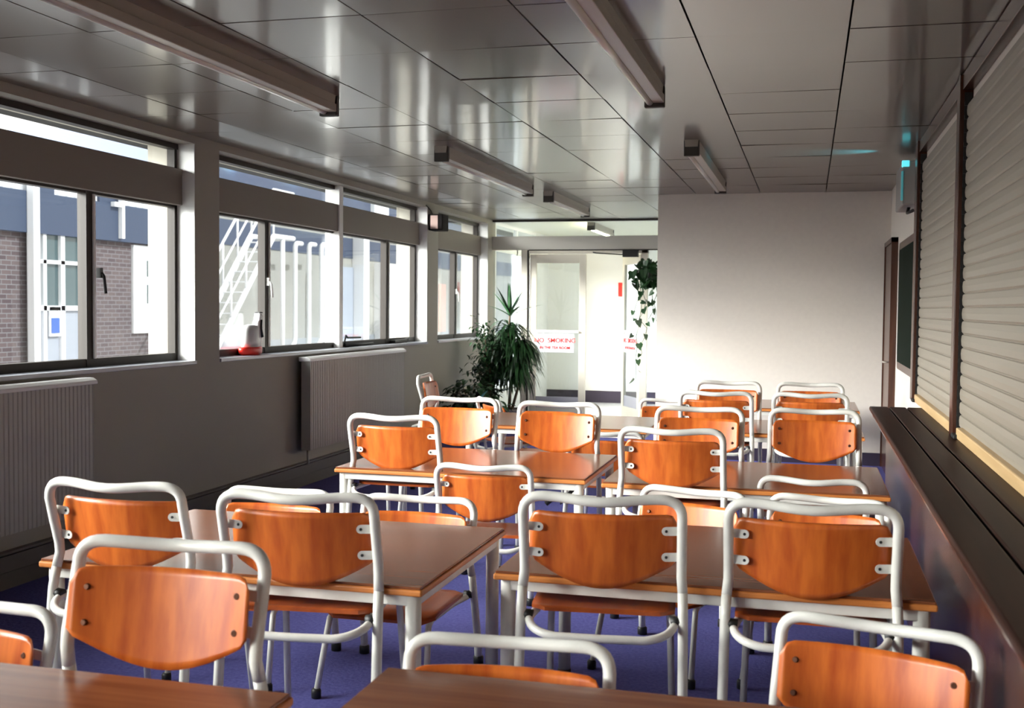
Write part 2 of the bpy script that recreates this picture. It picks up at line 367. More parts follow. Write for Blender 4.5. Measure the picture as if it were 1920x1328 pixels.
q = MB(); q.prism(round_rect(-.66, .66, -.44, .44, .03), -.034, -.028, 'x'); q.build('board_panel', mat('dark_green_felt', (.008, .014, .009), .9, .1), nb)
dr = tag(empty('door_3', (RX, 10.38, 0)), kind='structure')
q = MB(); q.box(-.045, -.001, -.42, .42, .01, 2.02); q.build('door_panel', brown_m, dr, bevel=.003)
q = MB(); q.box(-.055, -.001, -.46, -.42, 0, 2.06); q.box(-.055, -.001, .42, .455, 0, 2.06); q.box(-.055, -.001, -.46, .455, 2.02, 2.06); q.build('door_frame', brown_m, dr)
q = MB(); q.tube([(-.045, -.34, 1.0), (-.09, -.34, 1.0), (-.09, -.24, 1.0)], .008, 8); q.build('door_handle', metal_m, dr)
el = tag(empty('emergency_light', (RX, 8.45, 2.3)), 'boxy emergency light fitting with cyan lamp high on right wall', 'emergency light')
q = MB(); q.box(-.11, -.002, -.32, .32, -.13, .17); q.build('housing', mat('grey_housing', (.35, .33, .31), .5), el, bevel=.01)
q = MB(); q.box(-.122, -.108, -.325, -.30, -.10, .10); q.build('lens', mat('dim_cyan_lens', (.2, .4, .42), .3, emit=(.05, .5, .55), emit_s=.12), el, bevel=.003)
q = MB(); q.box(-.118, -.07, -.33, -.28, .13, .172); q.build('indicator_lamp', mat('cyan_lamp', (.3, .6, .65), .3, emit=(.1, .8, .9), emit_s=.5), el, bevel=.003)
sp = bpy.data.lights.new('ceiling_streak_spot', 'SPOT'); sp.energy = 20; sp.color = (.05, .75, 1); sp.spot_size = R(46); sp.spot_blend = 1; sp.shadow_soft_size = .02  # spot added at the fitting to throw the cyan streak on the ceiling
spo = bpy.data.objects.new('ceiling_streak_spot', sp); C.objects.link(spo); spo.parent = el; spo.location = (-.14, -.32, .10); spo.rotation_euler = Vector((-.30, .0, .125)).to_track_quat('-Z', 'Y').to_euler()
q = MB(); q.tube([(-.05, -.1, -.13), (-.06, -.12, -.17), (-.03, -.2, -.16)], .012, 8); q.build('conduit', black_m, el)

# ------------------------------------------------------------------ ceiling lamps
cap_m = mat('dark_end_cap', (.05, .045, .04), .5)
def lamp(x, y0, y1, label, lit=False, name='strip_light'):
    L = y1-y0; r_ = tag(empty(name, (x, (y0+y1)/2, CZ)), label, 'ceiling light', None if lit else 'fluorescent strip lights on the ceiling')
    q = MB(); q.prism([(-.045, .002), (.045, .002), (.04, -.045), (-.04, -.045)], -L/2, L/2, 'y'); q.build('housing', metal_m, r_)
    for s_ in (-1, 1):
        q = MB(); q.box(-.05, .05, s_*(L/2-.03)-.02, s_*(L/2-.03)+.02, -.105, .0); q.build('end_holder', cap_m, r_, bevel=.006)
    q = MB(); q.tube([(-.022, -L/2+.04, -.078), (-.022, L/2-.04, -.078)], .019, 12)
    q.build('lamp_tube', mat('lit_tube', (1, .95, .7), .3, emit=(1, .93, .6), emit_s=30) if lit else ltube_m, r_)
    q = MB(); q.box(-.004, .05, -L/2+.05, L/2-.05, -.085, -.045); q.build('reflector', metal_m, r_, bevel=.003)
lamp(-2.46, 3.05, 5.50, 'long fluorescent strip light at top left above first left table')
lamp(-2.46, 7.30, 9.80, 'long fluorescent strip light in middle of left ceiling row')
lamp(-2.40, 10.30, 12.15, 'short far fluorescent strip light nearest the glazed doors')
lamp(-.76, 3.15, 5.60, 'long fluorescent strip light at top centre of photo')
lamp(-.76, 7.35, 9.85, 'fluorescent strip light close to the white end wall')
lamp(-2.72, 14.1, 15.6, 'lit fluorescent strip light in lobby seen through glass above the doors', True)

# ------------------------------------------------------------------ chairs
def make_chair(dz):
    r_ = empty('stacking_chair')
    T = .0152
    # hoop
    q = MB(); pts = []; X = .235
    left = [(-X-.004, .075, .60+dz), (-X, .087, .645+dz), (-X, .083, .68+dz), (-X, .058, .76+dz), (-X, .042, .815+dz)]
    corner = bez((-X, .038, .828+dz), (-X, .034, .884+dz), (-X+.062, .028, .884+dz), 7)
    rail = [(x, .028-.028*(.5+.5*math.cos(math.pi*x/.173)), .884+dz-.009*(.5+.5*math.cos(math.pi*x/.173))) for x in [-.15, -.125, -.1, -.07, -.035, 0, .035, .07, .1, .125, .15]]
    right = [(-p[0], p[1], p[2]) for p in (left+[tuple(c) for c in corner])][::-1]
    q.tube(left+[tuple(c) for c in corner]+rail+right, T, 14); q.build('back_frame', tube_m, r_)
    for s_ in (-1, 1):
        q = MB(); q.tube([(s_*(X+.004), .075, .60+dz), (s_*(X+.006), .06, .54+dz), (s_*(X+.01), .012, .12), (s_*(X+.012), 0, .014)], T, 14)
        lg = q.build('leg', tube_m, r_)
        q = MB(); q.lathe([(.012, 0), (.021, .002), (.021, .03), (.017, .036)], (s_*(X+.012), 0, 0), 14); q.build('rubber_foot', black_m, lg)
        q = MB(); q.tube([(s_*.192, .43, .512+dz), (s_*.194, .465, .498+dz), (s_*.197, .478, .46+dz), (s_*.212, .545, .014)], .0115, 12)
        lg = q.build('leg', tube_m, r_)
        q = MB(); q.lathe([(.011, 0), (.018, .002), (.018, .03), (.014, .036)], (s_*.212, .545, 0), 14); q.build('rubber_foot', black_m, lg)
    # seat tube: side rails and the bowed cross bar behind the legs
    q = MB(); h = .512+dz
    half = [(.192, .43, h), (.2, .2, h), (.213, .09, h-.002)]+[tuple(c) for c in bez((.216, .055, h-.004), (.205, -.02, h-.022), (.13, -.028, h-.030), 8)]
    q.tube(half+[(0, -.03, h-.031)]+[(-a, b_, c_) for a, b_, c_ in half[::-1]], .0125, 12); q.build('seat_frame', tube_m, r_)
    for s_ in (-1, 1):
        q = MB(); q.tube([(s_*.205, .062, h+.004), (s_*.236, .062, h+.008)], .016, 10); q.build('rubber_buffer', black_m, r_)
    # backrest
    q = MB(); rows = []; N = 28; Mr = 12; W = .222
    def top(x): return .832
    def bot(x): return .675-.075*max(0, 1-(abs(x)/W)**1.6)*(1)
    for i in range(Mr+1):
        row = []
        for j in range(N+1):
            u = -1+2*j/N; x = W*u
            zt, zb = .832, .684-.080*math.cos(u*math.pi/2)
            rc = .035; e = W-abs(x)
            if e < rc: d = rc-math.sqrt(max(0, rc*rc-(rc-e)**2)); zt -= d
            rb_ = .012
            if e < rb_: d = rb_-math.sqrt(max(0, rb_*rb_-(rb_-e)**2)); zb += d
            z = zt+(zb-zt)*i/Mr
            yy = .094-.045*(1-u*u)+(.832-z)*.17-.012
            row.append(((x, yy, z+dz), Vector((.42*u, 1, .17)).normalized()))
        rows.append(row)
    q.grid(rows, .010); q.build('backrest', slat_m, r_)
    for s_ in (-1, 1):
        for z in (.786, .706):
            yb = .082+(.832-z)*.17-.045*(1-(.187/W)**2)-.006
            q = MB()
            poly = [(0, -.013), (0, .013)]+[(.045+.013*math.sin(a), .013*math.cos(a)) for a in [R(k*22.5) for k in range(9)]]
            mtx = Matrix.Translation((s_*.232, yb-.002, z+dz)) @ Matrix.Scale(-s_, 4, (1, 0, 0)) @ Matrix.Rotation(R(-14), 4, 'Z')
            A = [q.bm.verts.new(mtx @ Vector((a, -.0015, c))) for a, c in poly]; B = [q.bm.verts.new(mtx @ Vector((a, .0015, c))) for a, c in poly]
            q.bm.faces.new(A); q.bm.faces.new(B[::-1])
            for k in range(len(poly)): q.bm.faces.new((A[k], A[(k+1) % len(poly)], B[(k+1) % len(poly)], B[k]))
            lug = q.build('lug', tube_m, r_)
            q = MB(); c = mtx @ Vector((.045, -.003, 0)); q.tube([c, c+Vector((0, .004, 0))], .0045, 8); q.build('screw', black_m, lug)
            q = MB(); c = Vector((s_*.187, yb+.008, z+dz)); q.tube([c, c+Vector((0, .006, .001))], [.009, .006], 10); q.build('bolt_head', screw_m, lug)
    # seat
    q = MB(); rows = []; N = 16; Mr = 12
    for i in range(Mr+1):
        v = i/Mr; row = []
        for j in range(N+1):
            u = -1+2*j/N; wdt = .218
            e = min(v, 1-v)*.40; rc = .045
            if e < rc: wdt -= rc-math.sqrt(max(0, rc*rc-(rc-e)**2))
            x = wdt*u; y = .085+.40*v
            z = .530-.010*(1-u*u)*math.sin(math.pi*min(1, v*1.1))-(.02*((v-.8)/.2)**2 if v > .8 else 0)
            row.append(((x, y, z+dz), (0, 0, 1)))
        rows.append(row)
    q.grid(rows, .011); q.build('seat', seat_m, r_)
    return r_
tall = make_chair(0); low = make_chair(-.22)
used = set()
def place_chair(x, y, rot, is_tall, away, label, group):
    src = tall if is_tall else low
    if is_tall in used: o = copy_tree(src)
    else: o = src; used.add(is_tall)
    o.location = (x, y, 0); o.rotation_euler = (0, 0, R((0 if away else 180)-rot))
    tag(o, label, 'chair', group)
G = 'orange backed stacking chairs around the tables'
CH = [
 (-2.07, 2.97, 0, 1, 1, 'tall orange chair with its back to us, first on left pushed to front left table'),
 (-1.44, 2.95, -6, 1, 1, 'tall orange chair with its back to us at right end of front left table'),
 (-.575, 3.19, -6, 1, 1, 'tall orange chair with its back to us at left end of front right table'),
 (.02, 3.24, 0, 1, 1, 'tall orange chair with its back to us at right end of front right table'),
 (-2.02, 5.24, 0, 1, 1, 'tall chair facing away at left end of second left table beside radiator'),
 (-1.52, 5.17, -4, 0, 1, 'low chair with its back to us at second left table, beside a taller one'),
 (-.60, 5.09, 0, 1, 1, 'tall chair with its back to us at left end of second right table'),
 (.03, 5.22, 3, 0, 1, 'low chair with its back to us at right end of second right table'),
 (-.59, 7.49, 0, 1, 1, 'tall chair with its back to us at left end of third right table'),
 (.02, 7.55, 0, 1, 1, 'tall chair with its back to us at right end of third right table'),
 (-1.22, 6.83, 0, 0, 1, 'low chair with shaded dark back facing away, at third left table'),
 (-1.42, 2.31, -3, 1, 0, 'tall chair facing us behind near left table, vertical grain and window glare on its back'),
 (-2.05, 2.42, 2, 0, 0, 'low chair facing us cut by the bottom left edge of the photo'),
 (-.66, 2.50, -5, 0, 0, 'low chair facing us behind near right table, only its top rail showing'),
 (.185, 2.88, 15, 0, 0, 'low turned chair facing us at bottom right, glare on right half of its back'),
 (-1.51, 4.27, 0, 0, 0, 'low chair facing us across front left table, at its right end'),
 (-2.13, 4.27, 0, 0, 0, 'low chair facing us across front left table, at its left end'),
 (-.45, 4.80, 17, 0, 0, 'low turned chair facing us across front right table, at its left end'),
 (.10, 4.76, 12, 0, 0, 'low turned chair facing us across front right table, at its right end'),
 (-2.03, 6.45, 0, 1, 0, 'tall chair facing us across second left table, at its left end'),
 (-1.39, 6.34, 0, 1, 0, 'tall chair facing us across second left table, at its right end, half pale with glare'),
 (-.58, 6.31, 0, 1, 0, 'tall chair facing us across second right table, at its left end'),
 (.04, 6.39, 0, 1, 0, 'tall chair facing us across second right table, at its right end'),
 (-.58, 8.64, 0, 1, 0, 'tall chair facing us across third right table, left of the pair before end wall'),
 (.02, 8.68, 0, 1, 0, 'tall chair facing us across third right table, right of the pair before end wall'),
 (-1.98, 8.72, 0, 0, 0, 'low chair facing us across third left table, rail just above a nearer rail'),
 (-1.14, 9.50, 0, 0, 0, 'low chair standing before the left end of white end wall, behind others'),
 (-2.62, 8.98, 50, 0, 1, 'low sideways turned chair beyond left end of third left table, beside the plants'),
]
for c in CH: place_chair(*c, G)
o = copy_tree(tall); o.location = (-3.02, 8.5, 0); o.rotation_euler = (0, 0, R(-84))
tag(o, 'tall chair seen edge-on against left wall between radiator and potted plants', 'chair', G)

# ------------------------------------------------------------------ tables
def make_table(W, D):
    H = .616; r_ = empty('dining_table')
    q = MB(); q.box(-W/2+.006, W/2-.006, -D/2+.006, D/2-.006, H-.008, H); q.build('tabletop', top_m, r_, bevel=.002)
    q = MB(); q.box(-W/2, W/2, -D/2, D/2, H-.028, H-.008); q.build('wood_edging', edge_m, r_, bevel=.006, seg=3)
    for a in ((-W/2+.03, W/2-.03, -D/2+.02, -D/2+.045), (-W/2+.03, W/2-.03, D/2-.045, D/2-.02), (-W/2+.02, -W/2+.045, -D/2+.045, D/2-.045), (W/2-.045, W/2-.02, -D/2+.045, D/2-.045)):
        q = MB(); q.box(*a, H-.062, H-.028); q.build('apron_rail', tube_m, r_, bevel=.003)
    for sx in (-1, 1):
        for sy_ in (-1, 1):
            q = MB(); x, y = sx*(W/2-.04), sy_*(D/2-.04); q.tube([(x, y, .01), (x, y, H-.03)], .024, 16); l_ = q.build('leg', tube_m, r_)
            q = MB(); q.lathe([(.02, 0), (.027, .002), (.027, .025), (.024, .03)], (x, y, 0), 14); q.build('rubber_foot', black_m, l_)
    return r_
tb = make_table(1.31, .94); tn = False
GT = 'brown topped tables in two columns'
for x, y, lb in (
 (-1.735, 3.53, 'brown table at front left with two tall orange chairs on its near side'),
 (-1.68, 5.73, 'brown table second in left column, beside the radiator'),
 (-1.70, 7.98, 'brown table third and last in left column, before the plants'),
 (-.285, 3.80, 'brown table at front right, its dark right end below the counter'),
 (-.285, 5.68, 'brown table second in right column, reflecting the facing chairs'),
 (-.285, 8.06, 'brown table third in right column, mostly hidden by chairs'),
 (-.235, 10.02, 'brown table last in right column, against white end wall'),
 (-1.70, 1.68, 'brown table cut by bottom left corner, pale window glare on it'),
 (-.265, 1.90, 'brown table cut by bottom edge of photo at centre and right')):
    o = tb if not tn else copy_tree(tb); tn = True
    o.location = (x, y, 0); tag(o, lb, 'table', GT)
q = MB(); q.tube([(-1.235, 5.33, .475), (-1.19, 5.33, .51), (-1.165, 5.33, .525), (-1.16, 5.33, .48), (-1.125, 5.33, .52), (-1.10, 5.33, .555)], [.013, .010, .011, .009, .010, .009], 8)
tag(q.build('cable_strap', black_m), 'black bent strap hanging under right end of second left table', 'strap')

# ------------------------------------------------------------------ radiators, box, jug
def radiator(y0, y1, label):
    r_ = tag(empty('radiator', (LX+.03, (y0+y1)/2, 0)), label, 'radiator', 'ribbed panel radiators under the windows'); L = y1-y0
    q = MB(); n = int(L/.033); prof = []
    for k in range(n):
        y = -L/2+k*L/n
        prof += [(y, .094), (y+.010, .094), (y+.015, .089), (y+.028, .089)]
    prof.append((L/2, .094))
    A = [q.bm.verts.new((x, y, .30)) for y, x in prof]; B = [q.bm.verts.new((x, y, 1.0)) for y, x in prof]
    for k in range(len(prof)-1): q.bm.faces.new((A[k], A[k+1], B[k+1], B[k]))
    q.build('front_panel', rad_m, r_)
    q = MB(); q.box(.03, .083, -L/2, L/2, .30, 1.0); q.build('core', rad_m, r_)
    q = MB(); q.prism([(.0, 1.0), (.0, 1.035), (.075, 1.035), (.10, 1.02), (.102, 1.0)], -L/2-.015, L/2+.03, 'y'); q.build('top_grille', mat('white_radiator_top', (.75, .75, .76), .3), r_, bevel=.004)
    q = MB(); q.box(.02, .1, -L/2-.008, -L/2, .3, 1.0); q.build('side_panel', rad_m, r_)
    q = MB(); q.tube([(.05, -L/2+.05, .3), (.05, -L/2+.05, .18)], .01, 8); q.build('pipe', rad_m, r_)
radiator(8.05, 10.16, 'ribbed white radiator under middle window behind second left table')
radiator(3.2, 5.30, 'ribbed radiator under nearest window, its pale top rail at left edge')
sp_ = tag(empty('wall_speaker', (LX, 11.3, 2.33)), 'small dark box with pale end on pillar beside farthest window', 'speaker box')
q = MB(); q.box(0.003, .16, -.12, .09, -.085, .085); q.build('housing', mat('black_box', (.015, .012, .012), .8, .2), sp_, bevel=.008)
q = MB(); q.box(.03, .11, -.126, -.12, -.07, .07); q.build('end_plate', mat('pinkish_plate', (.7, .5, .45), .5), sp_)
q = MB(); q.tube([(.01, .0, .085), (.008, -.05, .13), (.006, -.2, .17)], .005, 6); q.build('cable', black_m, sp_)
jg = tag(empty('kettle', (-3.98, 7.46, SILL+.012)), 'white kettle with red base and dark handle slot on sill of middle window', 'kettle')
q = MB(); q.lathe([(.05, 0), (.068, .012), (.07, .04), (.067, .055)], n=28); o = q.build('base', mat('red_plastic', (.8, .03, .02), .35), jg); o.scale = (.85, 2.1, 1.1)
q = MB(); q.lathe([(.066, .055), (.066, .10), (.060, .18), (.050, .215), (.02, .225)], n=28); o = q.build('body', mat('white_plastic', (.62, .62, .62), .3), jg); o.scale = (.8, 1.55, 1)
q = MB(); q.prism([(.07, .055), (.128, .055), (.15, .16), (.15, .30), (.10, .31), (.09, .26), (.07, .24)], -.025, .025, 'x'); q.build('handle', mat('white_plastic_2', (.8, .8, .8), .3), jg, bevel=.01)
q = MB(); q.tube([(.03, .115, .26), (.03, .108, .2), (.03, .125, .13)], [.006, .008, .012], 8); q.build('handle_slot', black_m, jg)
q = MB(); q.box(-.022, .022, .105, .15, .308, .318); q.build('lid_button', black_m, jg, bevel=.003)

# ------------------------------------------------------------------ plants
leaf_m = noisy(mat('dark_green_leaf', (.015, .05, .018), .35, .5), (.008, .028, .010), (.03, .09, .03), (9, 9, 9))
leaf2_m = noisy(mat('mid_green_leaf', (.05, .16, .06), .35, .5), (.02, .08, .03), (.08, .2, .08), (9, 9, 9))
stem_m = noisy(mat('brown_stem', (.12, .08, .05), .8), (.08, .05, .03), (.16, .11, .07), (20, 20, 20))
pot_m = noisy(mat('grey_plant_pot', (.3, .28, .26), .6), (.25, .23, .21), (.34, .32, .3), (10, 10, 10))
def blade(b, base, dirv, L, W, droop, n=6):
    d = Vector(dirv).normalized(); side = d.cross(Vector((0, 0, 1)))
    if side.length < .05: side = Vector((1, 0, 0))
    side.normalize(); p = Vector(base); prev = None; nrm = side.cross(d)
    for i in range(n+1):
        t = i/n; wd = W*math.sin(math.pi*min(1, .12+t*.88))**.7*(1-t*.35)
        if i == n: wd = .0008
        a = b.bm.verts.new(p-side*wd+nrm*wd*.3); c = b.bm.verts.new(p); e = b.bm.verts.new(p+side*wd+nrm*wd*.3)
        if prev: b.bm.faces.new((prev[0], a, c, prev[1])); b.bm.faces.new((prev[1], c, e, prev[2]))
        prev = (a, c, e); p = p+d*(L/n); d = (d+Vector((0, 0, -droop/n))).normalized()
def pot(parent, loc, r, h):
    q = MB(); q.lathe([(r*.7, 0), (r*.95, h*.92), (r*1.03, h*.92), (r*1.03, h), (r*.9, h), (r*.88, h*.9)], loc, 20); q.build('plant_pot', pot_m, parent)
# dracaena: spiky crown and skirts of hanging leaves
dc = tag(empty('dracaena_plant', (-3.31, 12.35, 0)), 'tall dracaena with spiky crown and long hanging dark leaves before the glazed doors', 'potted plant')
pot(dc, (0, 0, 0), .17, .28)
q = MB(); q.tube([(0, 0, .25), (.02, 0, .7), (-.01, .01, 1.15), (0, 0, 1.42)], [.02, .018, .015, .01], 8)
q.tube([(.03, 0, .25), (.12, .02, .6), (.14, .02, .95)], [.018, .015, .012], 8); q.build('stem', stem_m, dc)
q = MB()
for k in range(11):
    a = k*2.4; e = R(random.uniform(55, 84)) if k < 7 else R(random.uniform(20, 45))
    blade(q, (0, 0, 1.34), (math.cos(a)*math.cos(e), math.sin(a)*math.cos(e)*.6, math.sin(e)), random.uniform(.30, .42), .026, .35)
q.build('crown_leaves', leaf2_m, dc)
q = MB()
for c, n, L in (((0, 0, 1.16), 70, .44), ((.12, .02, .98), 110, .46), ((.0, 0, 1.0), 90, .50), ((.1, 0, .75), 100, .46), ((-.07, 0, .72), 90, .46)):
    for k in range(n):
        a = random.uniform(0, 6.28); e = R(random.uniform(-10, 55))
        blade(q, (c[0], c[1], c[2]+random.uniform(-.06, .06)), (math.cos(a)*math.cos(e), math.sin(a)*math.cos(e), math.sin(e)), L*random.uniform(.7, 1.1), .019, 3.0, 7)
q.build('hanging_leaves', leaf_m, dc)
# ficus
fc = tag(empty('weeping_fig', (-3.50, 12.15, 0)), 'bushy fig with small pale-lit leaves left of the dracaena, by the last window', 'potted plant')
pot(fc, (0, 0, 0), .14, .25)
q = MB(); ends = []
for k in range(16):
    a = random.uniform(0, 6.28); rr = random.uniform(.1, .34); zt = random.uniform(.6, 1.25)
    e = Vector((max(-.29, math.cos(a)*rr*.9), math.sin(a)*rr*.7, zt)); pts = bez((0, 0, .25), (e.x*.3, e.y*.3, zt*.9), e, 7); q.tube(pts, [.009-.001*i for i in range(8)], 6); ends.append(pts)
q.build('stem', stem_m, fc)
q = MB()
for pts in ends:
    for j in range(75):
        p = pts[random.randint(3, 7)]+Vector((random.gauss(0, .07), random.gauss(0, .07), random.gauss(-.03, .08)))
        p.x = max(p.x, -.30); a = random.uniform(0, 6.28); blade(q, p, (math.cos(a), math.sin(a), random.uniform(-.9, .2)), random.uniform(.05, .08), .018, .8, 3)
q.build('foliage', leaf_m, fc)
# low broad-leaved plant
lp = tag(empty('low_leafy_plant', (-3.52, 11.55, 0)), 'low bushy dark plant at foot of the fig against left wall', 'potted plant')
pot(lp, (0, 0, 0), .15, .2)
q = MB()
for k in range(260):
    a = random.uniform(0, 6.28); e = R(random.uniform(5, 80)); L = random.uniform(.12, .42)
    p = Vector((max(-.22, math.cos(a)*math.cos(e)*L), math.sin(a)*math.cos(e)*L, .2+math.sin(e)*L*1.15))
    blade(q, p, (math.cos(a), math.sin(a), random.uniform(-.5, .4)), .12, .045, 1.2, 4)
q.build('foliage', leaf_m, lp)
q = MB()
for k in range(26):
    a = random.uniform(0, 6.28); e = R(random.uniform(5, 80)); L = random.uniform(.2, .42)
    q.tube(bez((0, 0, .18), (0, 0, .3), (max(-.3, math.cos(a)*math.cos(e)*L), math.sin(a)*math.cos(e)*L, .2+math.sin(e)*L*1.1), 4), .004, 5)
q.build('stem', stem_m, lp)
q = MB(); blade(q, (.12, -.2, .38), (.55, -.2, 1), .24, .04, .6, 6); q.build('pale_leaf', mat('pale_bluegreen_leaf', (.12, .35, .36), .3), lp)
# hanging vine
hv = tag(empty('hanging_vine', (-1.62, 11.62, 1.84)), 'trailing heart-leaved vine hanging at the corner of white end wall', 'hanging plant')
q = MB(); q.lathe([(.05, -.12), (.085, 0), (.09, 0), (.09, .02), (.07, .02)], (.03, 0, -.02), 18); q.build('plant_pot', pot_m, hv)
q = MB(); q.box(.12, .188, -.015, .015, -.10, .02); q.box(.02, .188, -.012, .012, -.15, -.135); q.build('wall_bracket', frame_m, hv)
q = MB(); q2 = MB()
def heart(b, p, a, s_):
    rm = Matrix.Rotation(random.gauss(0, .9), 3, 'Z') @ Matrix.Rotation(random.gauss(-.3, .5), 3, 'X') @ Matrix.Rotation(random.gauss(0, .6), 3, 'Y')
    pts = [(0, .12), (.3, .30), (.50, .12), (.40, -.3), (0, -.95), (-.42, -.3), (-.50, .12), (-.3, .30)]
    c = b.bm.verts.new(p); vs = [b.bm.verts.new(p+rm @ Vector((x*s_, -.12*s_*abs(x), y*s_))) for x, y in pts]
    for k in range(8): b.bm.faces.new((c, vs[k], vs[(k+1) % 8]))
for (x, y, L) in ((-.09, -.04, 1.12), (-.02, -.06, .82), (.05, -.05, .50), (-.12, .0, .45), (.08, .02, .6)):
    pts = [Vector((x*.6, y, .0)), Vector((x, y-.04, -.06))]; z = -.06
    while z > -L: z -= .09; pts.append(Vector((x+random.gauss(0, .02), y-.04+random.gauss(0, .01), z)))
    q.tube(pts, .0035, 5)
    for p in pts[1:]:
        if random.random() < .8: heart(q2, p+Vector((random.gauss(0, .022), -.01, random.gauss(0, .02))), 0, random.uniform(.045, .085))
for k in range(80): heart(q2, Vector((random.gauss(-.0, .06), random.gauss(-.05, .05), random.uniform(-.16, .10))), random.uniform(-1, 1), random.uniform(.07, .11))
for k in range(10): blade(q2, (0, 0, 0), (random.uniform(-1, .4), random.uniform(-.6, .1), .5), random.uniform(.15, .24), .012, 2.5, 5)
q.build('stem', leaf_m, hv); q2.build('foliage', leaf_m, hv)

# ------------------------------------------------------------------ outside
def brick_mat():
    m = mat('brick_wall', (.3, .24, .22), .9, .1); nt = m.node_tree; b_ = nt.nodes['Principled BSDF']
    tc = nt.nodes.new('ShaderNodeTexCoord'); mp = nt.nodes.new('ShaderNodeMapping'); mp.inputs['Rotation'].default_value = (R(90), 0, R(90))
    sep = nt.nodes.new('ShaderNodeSeparateXYZ'); cb = nt.nodes.new('ShaderNodeCombineXYZ')
    br = nt.nodes.new('ShaderNodeTexBrick'); br.inputs['Scale'].default_value = 1; br.inputs['Brick Width'].default_value = .225; br.inputs['Row Height'].default_value = .075; br.inputs['Mortar Size'].default_value = .008
    br.inputs['Color1'].default_value = (.10, .078, .085, 1); br.inputs['Color2'].default_value = (.14, .11, .112, 1); br.inputs['Mortar'].default_value = (.2, .195, .205, 1)
    nt.links.new(tc.outputs['Object'], sep.inputs[0]); nt.links.new(sep.outputs['Y'], cb.inputs['X']); nt.links.new(sep.outputs['Z'], cb.inputs['Y'])
    nt.links.new(cb.outputs[0], br.inputs['Vector']); nt.links.new(br.outputs['Color'], b_.inputs['Base Color']); return m
b = MB(); b.box(-40, OX-.01, -30, 60, -.3, -.12); tag(b.build('courtyard_ground', noisy(mat('concrete_paving', (.26, .26, .26), .9), (.23, .23, .235), (.29, .29, .295), (5, 5, 5))), kind='structure')
X0 = -12.0
bd = tag(empty('brick_building', (X0, 13, 0)), 'brick building with white cladding and dark band across the yard', 'building')
def ext(parent, name, m, *a, oy=13):
    q = MB()
    for x0, x1, y0, y1, z0, z1 in a: q.box(x0, x1, y0-oy, y1-oy, z0, z1)
    return q.build(name, m, parent)
blue_m = mat('blue_grey_fascia', (.04, .06, .11), .6); clad_m = mat('white_cladding', (.7, .72, .75), .6); wht_m = mat('white_exterior_paint', (.85, .86, .88), .5)
win_m = mat('dark_green_window_glass', (.06, .10, .11), .08, .8)
ext(bd, 'wall', brick_mat(), (-4, 0, 9.5, 19.6, -.1, 2.55))
ext(bd, 'fascia_band', blue_m, (-4, .12, 9.5, 19.6, 2.55, 3.2))
q = MB(); prof = []; y = -3.5
while y < 6.6: prof += [(y, .06), (y+.09, .06), (y+.11, .02), (y+.20, .02)]; y += .22
A = [q.bm.verts.new((x, y_, 3.2)) for y_, x in prof]; B = [q.bm.verts.new((x, y_, 3.95)) for y_, x in prof]
for k in range(len(prof)-1): q.bm.faces.new((A[k], A[k+1], B[k+1], B[k]))
q.box(-4, 0, -3.5, 6.6, 3.2, 3.95); q.build('cladding', clad_m, bd)
ext(bd, 'upper_gap', blue_m, (.0, .07, 15.2, 15.75, 3.2, 3.9), (0, .07, 16.95, 17.5, 3.2, 3.9))
dp = ext(bd, 'downpipe', wht_m, (.12, .24, 15.02, 15.17, -.1, 3.95)); 
ext(bd, 'downpipe', wht_m, (.12, .2, 17.42, 17.50, 2.6, 3.95), (.12, .2, 17.2, 17.42, 3.15, 3.23))
dg = ext(bd, 'glazed_doors', win_m, (.0, .03, 15.2, 16.5, 1.4, 2.6))
q = MB()
for y0, y1, z0, z1 in ((15.12, 15.24, -.1, 2.6), (16.42, 16.62, -.1, 2.6), (15.44, 15.52, .1, 2.6), (15.88, 15.98, .1, 2.6), (15.24, 16.42, 1.32, 1.4), (15.24, 16.42, 2.08, 2.14)): q.box(.03, .09, y0-13, y1-13, z0, z1)
q.build('door_framing', wht_m, bd)
ext(bd, 'lower_panels', mat('pale_blue_panel', (.36, .39, .45), .5), (.0, .04, 15.2, 16.5, .25, 1.35))
ext(bd, 'blue_sign', mat('blue_sign', (.05, .13, .45), .5), (.09, .1, 15.62, 15.82, .95, 1.2))
ext(bd, 'sign_backing', wht_m, (.06, .09, 15.58, 15.86, .9, 1.38))
ext(bd, 'white_door', wht_m, (.0, .05, 17.98, 18.75, .9, 2.52))
ext(bd, 'door_window', win_m, (.05, .06, 18.4, 18.6, 1.95, 2.25), (.05, .06, 18.4, 18.6, 1.45, 1.8))

pb = tag(empty('pale_building', (X0-.3, 27, 0)), 'pale rendered building with dark upper storey beyond the fire escape', 'building')
ren_m = noisy(mat('pale_render', (.3, .3, .28), .8), (.27, .27, .25), (.32, .32, .3), (1, 1, 1))
ext(pb, 'wall', ren_m, (-4, 0, 19.7, 46, .5, 2.75), (-4, 0, 19.7, 46, 3.3, 3.9), oy=27)
ext(pb, 'dark_plinth', mat('grey_plinth', (.28, .3, .33), .8), (-4, .03, 19.7, 46, -.1, .62), oy=27)
ext(pb, 'dark_band', blue_m, (-4, .02, 19.7, 46, 2.75, 3.3), oy=27)
ext(pb, 'upper_storey', mat('dark_blue_cladding', (.04, .06, .12), .5), (-4, .3, 19.7, 46, 3.9, 5.0), oy=27)
ext(pb, 'white_column', wht_m, (0, .35, 28.9, 29.3, -.1, 3.9), (.3, .42, 29.5, 30.6, 4.05, 4.5), (0, .3, 30.5, 34, -.1, 2.7), oy=27)
ext(pb, 'grey_roller_door', mat('blue_grey_doors', (.33, .37, .45), .6), (0, .05, 27.2, 28.9, .3, 2.5), oy=27)  # doors in their own even blue-grey
